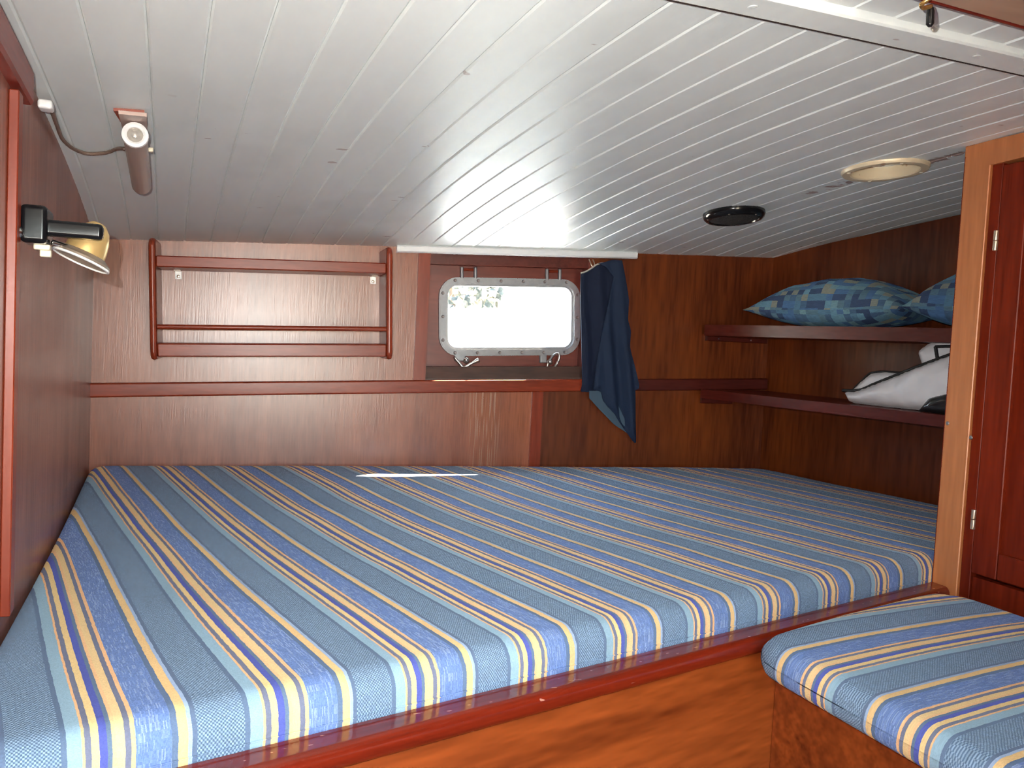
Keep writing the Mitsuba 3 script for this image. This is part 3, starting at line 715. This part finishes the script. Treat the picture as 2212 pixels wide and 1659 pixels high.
def place_pillow(key, v, f, uv, x, off, z, tilt=0.0, yaw=0.0, roll=0.0):
    R = trimesh.transformations.euler_matrix(roll, tilt, yaw)[:3, :3]
    v = v @ R.T
    v[:, 2] -= v[:, 2].min()
    # local: x along shelf (ex), y towards the bulkhead (-n), z up
    w = RF.o + v[:, :1] * RF.ex - v[:, 1:2] * RF.n + v[:, 2:3] * np.array([0, 0, 1.0]) + RF.ex * x + RF.n * off + np.array([0, 0, z])
    t = trimesh.Trimesh(w, f, process=False)
    if t.volume < 0: t.invert()
    scene[key] = mikit.ply(t, V_PATCH, smooth=True, uv=uv)
p1 = thing('pillow', 'blue patchwork pillow lying at the hull end of the upper shelf', 'pillow', 'patchwork pillows on the upper shelf')
place_pillow(key_of('cover', p1), *pillow(0.56, 0.25, 0.142, 3), 0.395, 0.140, 1.2845, 0.0)
p2 = thing('pillow', 'blue patchwork pillow half hidden behind the pale locker post', 'pillow', 'patchwork pillows on the upper shelf')
place_pillow(key_of('cover', p2), *pillow(0.40, 0.25, 0.160, 8), 0.866, 0.140, 1.2845, 0.0)

# white bag on the lower shelf
bg = thing('tote_bag', 'crumpled white tote bag with black piping on the lower shelf', 'bag')
GF = Frame(RF.o + RF.n * 0.2, RF.ex, RF.ey, RF.n)
def puff(T, seed, amp=0.012, R=0.05, base=0.0):
    return (lambda x, y, d: base + T * np.sqrt(np.clip(1 - (1 - np.clip(d / R, 0, 1)) ** 2, 0, 1)) + amp * (meshkit.fbm(np.c_[x * 14, y * 14, 0 * x + seed], 3, seed) - 0.5) * np.clip(d / 0.02, 0, 1),
            lambda x, y, d: base - 0.7 * T * np.sqrt(np.clip(1 - (1 - np.clip(d / R, 0, 1)) ** 2, 0, 1)) - 0.002)
BODY = [(.470, 1.103), (.487, 1.082), (.496, 1.0685), (.60, 1.0675), (.70, 1.068), (.86, 1.068), (.93, 1.10), (.94, 1.2), (.86, 1.252), (.770, 1.216), (.70, 1.187), (.638, 1.160), (.57, 1.130), (.51, 1.105)]
put('body', GF(sheet(BODY, 0.008, *puff(0.045, 2, 0.030))), V_BAG, smooth=60, parent=bg)
FLAP = [(.470, 1.103), (.496, 1.129), (.528, 1.156), (.575, 1.163), (.634, 1.161), (.638, 1.156), (.57, 1.124), (.51, 1.100)]
put('flap', GF(sheet(FLAP, 0.008, *puff(0.022, 4, 0.010, 0.03, -0.03))), V_BAG, smooth=60, parent=bg)
TOPP = [(.680, 1.176), (.672, 1.200), (.661, 1.225), (.685, 1.245), (.723, 1.257), (.79, 1.256), (.88, 1.25), (.90, 1.20), (.80, 1.20)]
put('top_fold', GF(sheet(TOPP, 0.008, *puff(0.030, 6, 0.022, 0.04, -0.04))), V_BAG, smooth=60, parent=bg)
def strip(pts, z, r=0.0042):
    q = smooth_path([(x, y, z) for x, y in pts], 40)
    return GF(tube(q, r, 8))
put('piping', strip([(.468, 1.103), (.515, 1.106), (.57, 1.129), (.638, 1.159), (.70, 1.186), (.77, 1.215), (.86, 1.25)], 0.012), V_PIPING, smooth=True, parent=bg)
put('piping', strip([(.472, 1.106), (.496, 1.131), (.528, 1.158), (.575, 1.164), (.634, 1.162)], -0.03, 0.003), V_PIPING, smooth=True, parent=bg)
put('piping', strip([(.744, 1.200), (.738, 1.222), (.734, 1.238)], 0.004, 0.0045), V_PIPING, smooth=True, parent=bg)
put('piping', strip([(.734, 1.238), (.774, 1.240), (.86, 1.241)], 0.004, 0.0038), V_PIPING, smooth=True, parent=bg)
BLK = [(.731, 1.0685), (.745, 1.088), (.757, 1.104), (.80, 1.118), (.86, 1.11), (.87, 1.0685)]
put('black_base', GF(sheet(BLK, 0.008, *puff(0.012, 9, 0.006, 0.02, 0.052))), V_BLACK, smooth=60, parent=bg)

# ------------------------------------------------------------------ fittings on the ceiling
# slim tube lamp
rl1 = thing('tube_lamp', 'taupe tube lamp on a plate screwed to the left part of the white ceiling', 'lamp')
LF = ceil_frame(-0.063, 1.57)
pad = sg.Polygon([(-0.028, -0.060), (0.018, -0.062), (0.018, 0.07), (-0.012, 0.07)])
# local y of a ceiling frame points inboard or outboard; find it once
sgn = 1.0 if LF.ey[1] > 0 else -1.0
def LFm(m):
    v = np.asarray(m.vertices).copy(); v[:, 1] *= sgn
    t = trimesh.Trimesh(v, m.faces, process=False); t = LF(t)
    if t.volume < 0: t.invert()
    return t
put('wood_pad', LFm(extrude(pad, 0.005)), V_REDWOOD, parent=rl1)
plate = sg.Polygon([(-0.0205, -0.066), (0.0215, -0.064), (0.0205, 0.012), (0.012, 0.07), (-0.006, 0.07), (-0.0185, 0.022)])
put('plate', LFm(extrude(plate, 0.006).apply_translation([0, 0, 0.005])), V_TAUPE2, parent=rl1)
tb = tube([[0.002, y, 0.033 + 0.004 * (y > 0)] for y in np.linspace(-0.024, 0.345, 10)] + [[0.002, 0.356, 0.037], [0.002, 0.362, 0.037]], [0.0188] * 10 + [0.0172, 0.011], 24)
put('tube', LFm(tb), V_TAUPE, smooth=40, parent=rl1)
rot = trimesh.transformations.rotation_matrix(math.pi / 2, [1, 0, 0])
put('end_ring', LFm(lathe([(0.0125, 0.0), (0.0205, 0.0), (0.0215, 0.003), (0.0205, 0.008), (0.0160, 0.0095), (0.0125, 0.007), (0.0125, 0.0)], 32).apply_transform(rot).apply_translation([0.002, -0.024, 0.033])), V_PLASTIC, smooth=40, parent=rl1)
put('lens', LFm(lathe([(0, 0.009), (0.005, 0.0083), (0.009, 0.006), (0.0126, 0.002), (0.0126, 0.0), (0, 0.0)], 28).apply_transform(rot).apply_translation([0.002, -0.0235, 0.033])), 'lens_glass', smooth=40, parent=rl1)
put('mount', LFm(rbox([-0.008, 0.0, 0.008], [0.012, 0.05, 0.026], 0.004)), V_TAUPE, smooth=40, parent=rl1)
put('switch', LFm(rbox([0.020, 0.070, 0.026], [0.029, 0.079, 0.034], 0.0025)), V_CREAM, smooth=40, parent=rl1)
def cpt(l, s, d): return [l, s, float(ceil_z(l, s)) - d]
cb = tag(put('lamp_cable', tube(smooth_path([cpt(-.176, 1.47, .016), cpt(-.178, 1.52, .014), cpt(-.181, 1.60, .010), cpt(-.183, 1.68, .008), cpt(-.176, 1.75, .006), cpt(-.150, 1.80, .0045), cpt(-.120, 1.785, .0045), cpt(-.098, 1.745, .006), cpt(-.082, 1.70, .016), cpt(-.0815, 1.672, .024)], 60), 0.0034, 8), V_CABLE, True),
         'brown cable looping across the white ceiling to the tube lamp', 'cable')
cp = thing('cable_clip', 'small white cable clip at the ceiling edge on the left bulkhead', 'clip')
put('clip_body', rbox([-0.190, 1.445, float(ceil_z(-.18, 1.47)) - 0.026], [-0.170, 1.475, float(ceil_z(-.18, 1.47)) - 0.012], 0.004), V_PLASTIC, smooth=40, parent=cp)

# round black loudspeaker
sp = thing('ceiling_speaker', 'round black loudspeaker with grille set in the white ceiling', 'speaker')
SF = ceil_frame(1.425, 1.895)
put('rim', SF(lathe([(0.0, 0.0), (0.083, 0.0), (0.0838, 0.006), (0.081, 0.014), (0.074, 0.020), (0.067, 0.021), (0.0655, 0.017), (0.0, 0.017)], 56)), V_BLACKG, smooth=35, parent=sp)
put('grille', SF(lathe([(0.0655, 0.0175), (0.05, 0.022), (0.03, 0.0245), (0.0, 0.0255)], 48)), V_GRILLE, smooth=True, parent=sp)
for a in np.arange(6) * math.pi / 3 + 0.3:
    put('screw_head', SF(lathe([(0, 0.0015), (0.002, 0.0012), (0.003, 0)], 10).apply_translation([0.0735 * math.cos(a), 0.0735 * math.sin(a), 0.0198])), V_STEEL, parent=sp)

# beige vent ring, open to the deck above
vr = thing('vent_ring', 'beige plastic vent ring set in the white ceiling near the locker', 'vent')
VF = ceil_frame(RING[0], RING[1])
put('flange', VF(lathe([(0.0705, 0.006), (0.0725, 0.0085), (0.080, 0.0098), (0.0885, 0.0085), (0.0915, 0.004), (0.0915, 0.0), (0.0705, 0.0), (0.0705, 0.006)], 64)), V_BEIGE, smooth=35, parent=vr)
put('sleeve', VF(lathe([(0.0707, 0.006), (0.0707, -0.022), (0.0728, -0.022), (0.0728, 0.002)], 64)), V_BEIGE, smooth=35, parent=vr)
put('top_plate', VF(lathe([(0.0, -0.020), (0.0705, -0.020), (0.0705, -0.024), (0.0, -0.024)], 48)), V_CEIL, parent=vr)
for a in (0.4, 1.97, 3.54, 5.11):
    put('screw_head', VF(lathe([(0, 0.0018), (0.003, 0.0014), (0.0045, 0)], 10).apply_translation([0.0805 * math.cos(a), 0.0805 * math.sin(a), 0.0094])), V_CREAM, parent=vr)

# flat white beam across the planks
bt = struct('trim_4')
def beam_sec(l):
    s1 = 0.836 + 0.067 * (l - 0.8); s0 = s1 - 0.050
    z = lambda s, d: float(ceil_z(l, s)) - d
    return [[l, s1, z(s1, -.001)], [l, s1, z(s1, .0085)], [l, s1 - .0015, z(s1 - .0015, .010)], [l, s0 + .0025, z(s0, .010)], [l, s0, z(s0, .0075)], [l, s0 - .001, z(s0, .003)], [l, s0 - .004, z(s0, -.001)]]
put('ceiling_batten', loft([beam_sec(l) for l in np.linspace(0.2, 1.468, 14)]), V_WHITE if False else V_CEIL, parent=bt, smooth=30)
put('gap_shade_strip', loft([[[l, y, float(ceil_z(l, y)) - 0.0105], [l, y, float(ceil_z(l, y)) - 0.006], [l, y + .0026, float(ceil_z(l, y + .0026)) - 0.006], [l, y + .0026, float(ceil_z(l, y + .0026)) - 0.0105]] for l in np.linspace(0.2, 1.466, 14) for y in [0.8336 + 0.067 * (l - 0.8)]]), V_DARKGAP, parent=bt)  # dark strip that paints the gap shadow along the beam's far edge
for l in (0.607, 1.0):
    s = 0.836 + 0.067 * (l - 0.8) - 0.026
    put('screw_plug', ceil_frame(l, s, 0.0098)(lathe([(0, 0.0012), (0.0045, 0.001), (0.0062, 0.0)], 16)), V_CEIL, parent=bt)

# wooden hatch coaming, top right, with latch
hc = thing('ceiling_hatch', 'varnished wooden hatch with framed edge on the ceiling at upper right', 'hatch')
def hz(l, s, d): return [l, s, float(ceil_z(l, s)) - d]
def coam(l0, l1, s0, s1, s1b=None):
    r = []
    for l in np.linspace(l0, l1, 6):
        t1 = s1 + (0.0 if s1b is None else (s1b - s1) * (l - l0) / (l1 - l0))
        r.append([hz(l, s0, -.002), hz(l, s0, .026), hz(l, s0 + .004, .030), hz(l, t1 - .007, .030), hz(l, t1, .023), hz(l, t1, -.002)])
    return loft(r)
put('frame_board', coam(0.715, 1.468, 0.56, 0.672, 0.745), V_HATCH, parent=hc, smooth=30)
put('frame_board', coam(0.715, 1.468, 0.0, 0.10), V_HATCH, parent=hc)
put('frame_board', loft([[hz(l, s, d) for l, d in ((0.715, -.002), (0.715, .026), (0.719, .030), (0.81, .030), (0.815, .026), (0.815, -.002))] for s in np.linspace(0.10, 0.56, 5)]), V_HATCH, parent=hc)
put('lid', loft([[hz(l, s, d) for l, d in ((0.80, -.002), (0.80, .012), (1.468, .012), (1.468, -.002))] for s in np.linspace(0.09, 0.57, 5)]), V_HATCH, parent=hc)
put('edge_bead', tube([hz(l, 0.6725 + 0.0969 * (l - .715) + 0.001, 0.0225) for l in np.linspace(0.715, 1.466, 10)], 0.0055, 10), V_CORNICE, smooth=True, parent=hc)
lt = thing('hatch_latch', 'brass hook with black pin hanging from the hatch frame', 'latch')
put('brass_hook', tube(smooth_path([hz(.728, .655, .031), hz(.722, .664, .037), hz(.732, .672, .037), hz(.745, .676, .033), hz(.752, .680, .030)], 20), 0.0024, 8), V_BRASS, smooth=True, parent=lt)
q = np.array(hz(.752, .680, .030))
put('black_pin', tube([q + [0, 0, 0], q + [0.001, 0.001, -0.005], q + [0.002, 0.001, -0.018], q + [0.002, 0.001, -0.021]], [0.0025, 0.0042, 0.0042, 0.002], 12), V_BLACKG, smooth=40, parent=lt)

# ------------------------------------------------------------------ wall lamp on the left bulkhead
wlp = thing('wall_lamp', 'black bracket lamp with tilted brass shade on the left bulkhead', 'lamp')
yc = 1.30
put('back_box', rbox([-0.1845, yc - 0.034, 1.297], [-0.152, yc + 0.034, 1.3475], 0.007, 16), V_BLACKG, smooth=40, parent=wlp)
put('wall_plate', rbox([-0.1955, yc - 0.026, 1.303], [-0.183, yc + 0.026, 1.341], 0.004, 12), V_BLACK, smooth=40, parent=wlp)
put('arm', rbox([-0.158, yc - 0.015, 1.3095], [-0.0865, yc + 0.012, 1.3315], 0.006, 16), V_BLACKG, smooth=40, parent=wlp)
put('knob', trimesh.creation.icosphere(3, 0.0085).apply_translation([-0.187, yc - 0.036, 1.309]), V_CHROME, smooth=True, parent=wlp)
sw = key_of('switch', wlp)
put('collar', rbox([-0.171, yc - 0.010, 1.290], [-0.151, yc + 0.010, 1.298], 0.002, 10), V_CREAM, smooth=40, parent=sw)
put('lever', rbox([-0.164, yc - 0.006, 1.281], [-0.150, yc + 0.006, 1.291], 0.002, 10), V_CREAM, smooth=40, parent=sw)
# shade: a bowl whose mouth faces down and back towards the bulkhead
ax = np.array([-0.37, -0.10, -0.92]); ax /= np.linalg.norm(ax)
e1 = np.array([0.93, 0.0, -0.37]); e1 -= ax * (e1 @ ax); e1 /= np.linalg.norm(e1)
SHF = Frame([-0.1145, yc + 0.03, 1.287], e1, np.cross(ax, e1), ax)
put('shade', SHF(lathe([(r * 0.80, z * 1.15) for r, z in [(0.0345, -0.002), (0.0335, -0.012), (0.030, -0.026), (0.023, -0.038), (0.012, -0.046), (0.0, -0.048), (0.0, -0.0465), (0.011, -0.0445), (0.022, -0.0365), (0.0285, -0.0255), (0.032, -0.012), (0.033, -0.002), (0.0345, -0.002)]], 40)), V_SHADE, smooth=35, parent=wlp)
put('shade_rim', SHF(lathe([(0.026, -0.006), (0.029, -0.006), (0.0385, 0.001), (0.0390, 0.004), (0.0375, 0.005), (0.028, -0.002), (0.026, -0.003), (0.026, -0.006)], 40)), V_GREYRIM, smooth=35, parent=wlp)
put('rim_band', SHF(lathe([(0.0372, 0.0052), (0.0393, 0.0042), (0.0397, 0.0068), (0.0372, 0.0075), (0.0372, 0.0052)], 40)), V_PLASTIC, smooth=35, parent=wlp)
put('bulb', SHF(trimesh.creation.icosphere(2, 0.012).apply_translation([0, 0, -0.012])), V_PLASTIC, smooth=True, parent=wlp)
if False: put('socket', SHF(lathe([(0, -0.062), (0.009, -0.062), (0.010, -0.058), (0.010, -0.044), (0, -0.044)], 20)), V_BRASS, smooth=35, parent=wlp)
put('stay', tube([[-0.150, yc + 0.0, 1.302], [-0.128, yc + 0.012, 1.2975], [-0.112, yc + 0.026, 1.300]], 0.004, 10), V_CHROME, smooth=True, parent=wlp)

# ------------------------------------------------------------------ outside the port: white side deck, bulwark, a tree
dk = struct('side_deck')
put('deck_panel', cbox([-1.5, 2.64, 0.82], [6.5, 4.2, 0.85], 0.004), V_DECK, parent=dk)
put('bulwark', loft([[[l, 4.2, 0.6], [l, 4.27, 0.6], [l, 4.29, 1.36 + 0.06 * (l - 1.5)], [l, 4.2, 1.36 + 0.06 * (l - 1.5)]] for l in (-1.5, 6.5)]), V_DECK, parent=dk)
tr_ = thing('tree', 'tree outside seen faintly through the upper left of the port', 'tree')
rg = np.random.default_rng(11)
put('trunk', tube([[4.6, 14.0, -1.5], [4.65, 14.0, 0.6], [4.6, 14.1, 2.2]], [0.2, 0.15, 0.08], 12), V_BARK, smooth=True, parent=tr_)
c = rg.normal(size=(1500, 3)); c /= np.linalg.norm(c, axis=1, keepdims=True)
c = c * rg.uniform(0.3, 1, (1500, 1)) ** 0.4 * [1.3, 1.3, 1.1] + [4.3, 14, 2.4]
d1 = rg.normal(size=(1500, 3)); d1 /= np.linalg.norm(d1, axis=1, keepdims=True)
d2 = np.cross(d1, rg.normal(size=(1500, 3))); d2 /= np.linalg.norm(d2, axis=1, keepdims=True)
v = np.stack([c - d1 * .13, c + d2 * .06, c + d1 * .13, c - d2 * .06], 1).reshape(-1, 3)
k4 = np.arange(1500)[:, None] * 4
put('foliage', trimesh.Trimesh(v, np.vstack([k4 + [0, 1, 2], k4 + [0, 2, 3]]), process=False), V_LEAF, parent=tr_)
gr = struct('quay')
put('ground', cbox([-30, 3.8, -1.8], [40, 60, -1.5], 0.01), V_DECK, parent=gr)
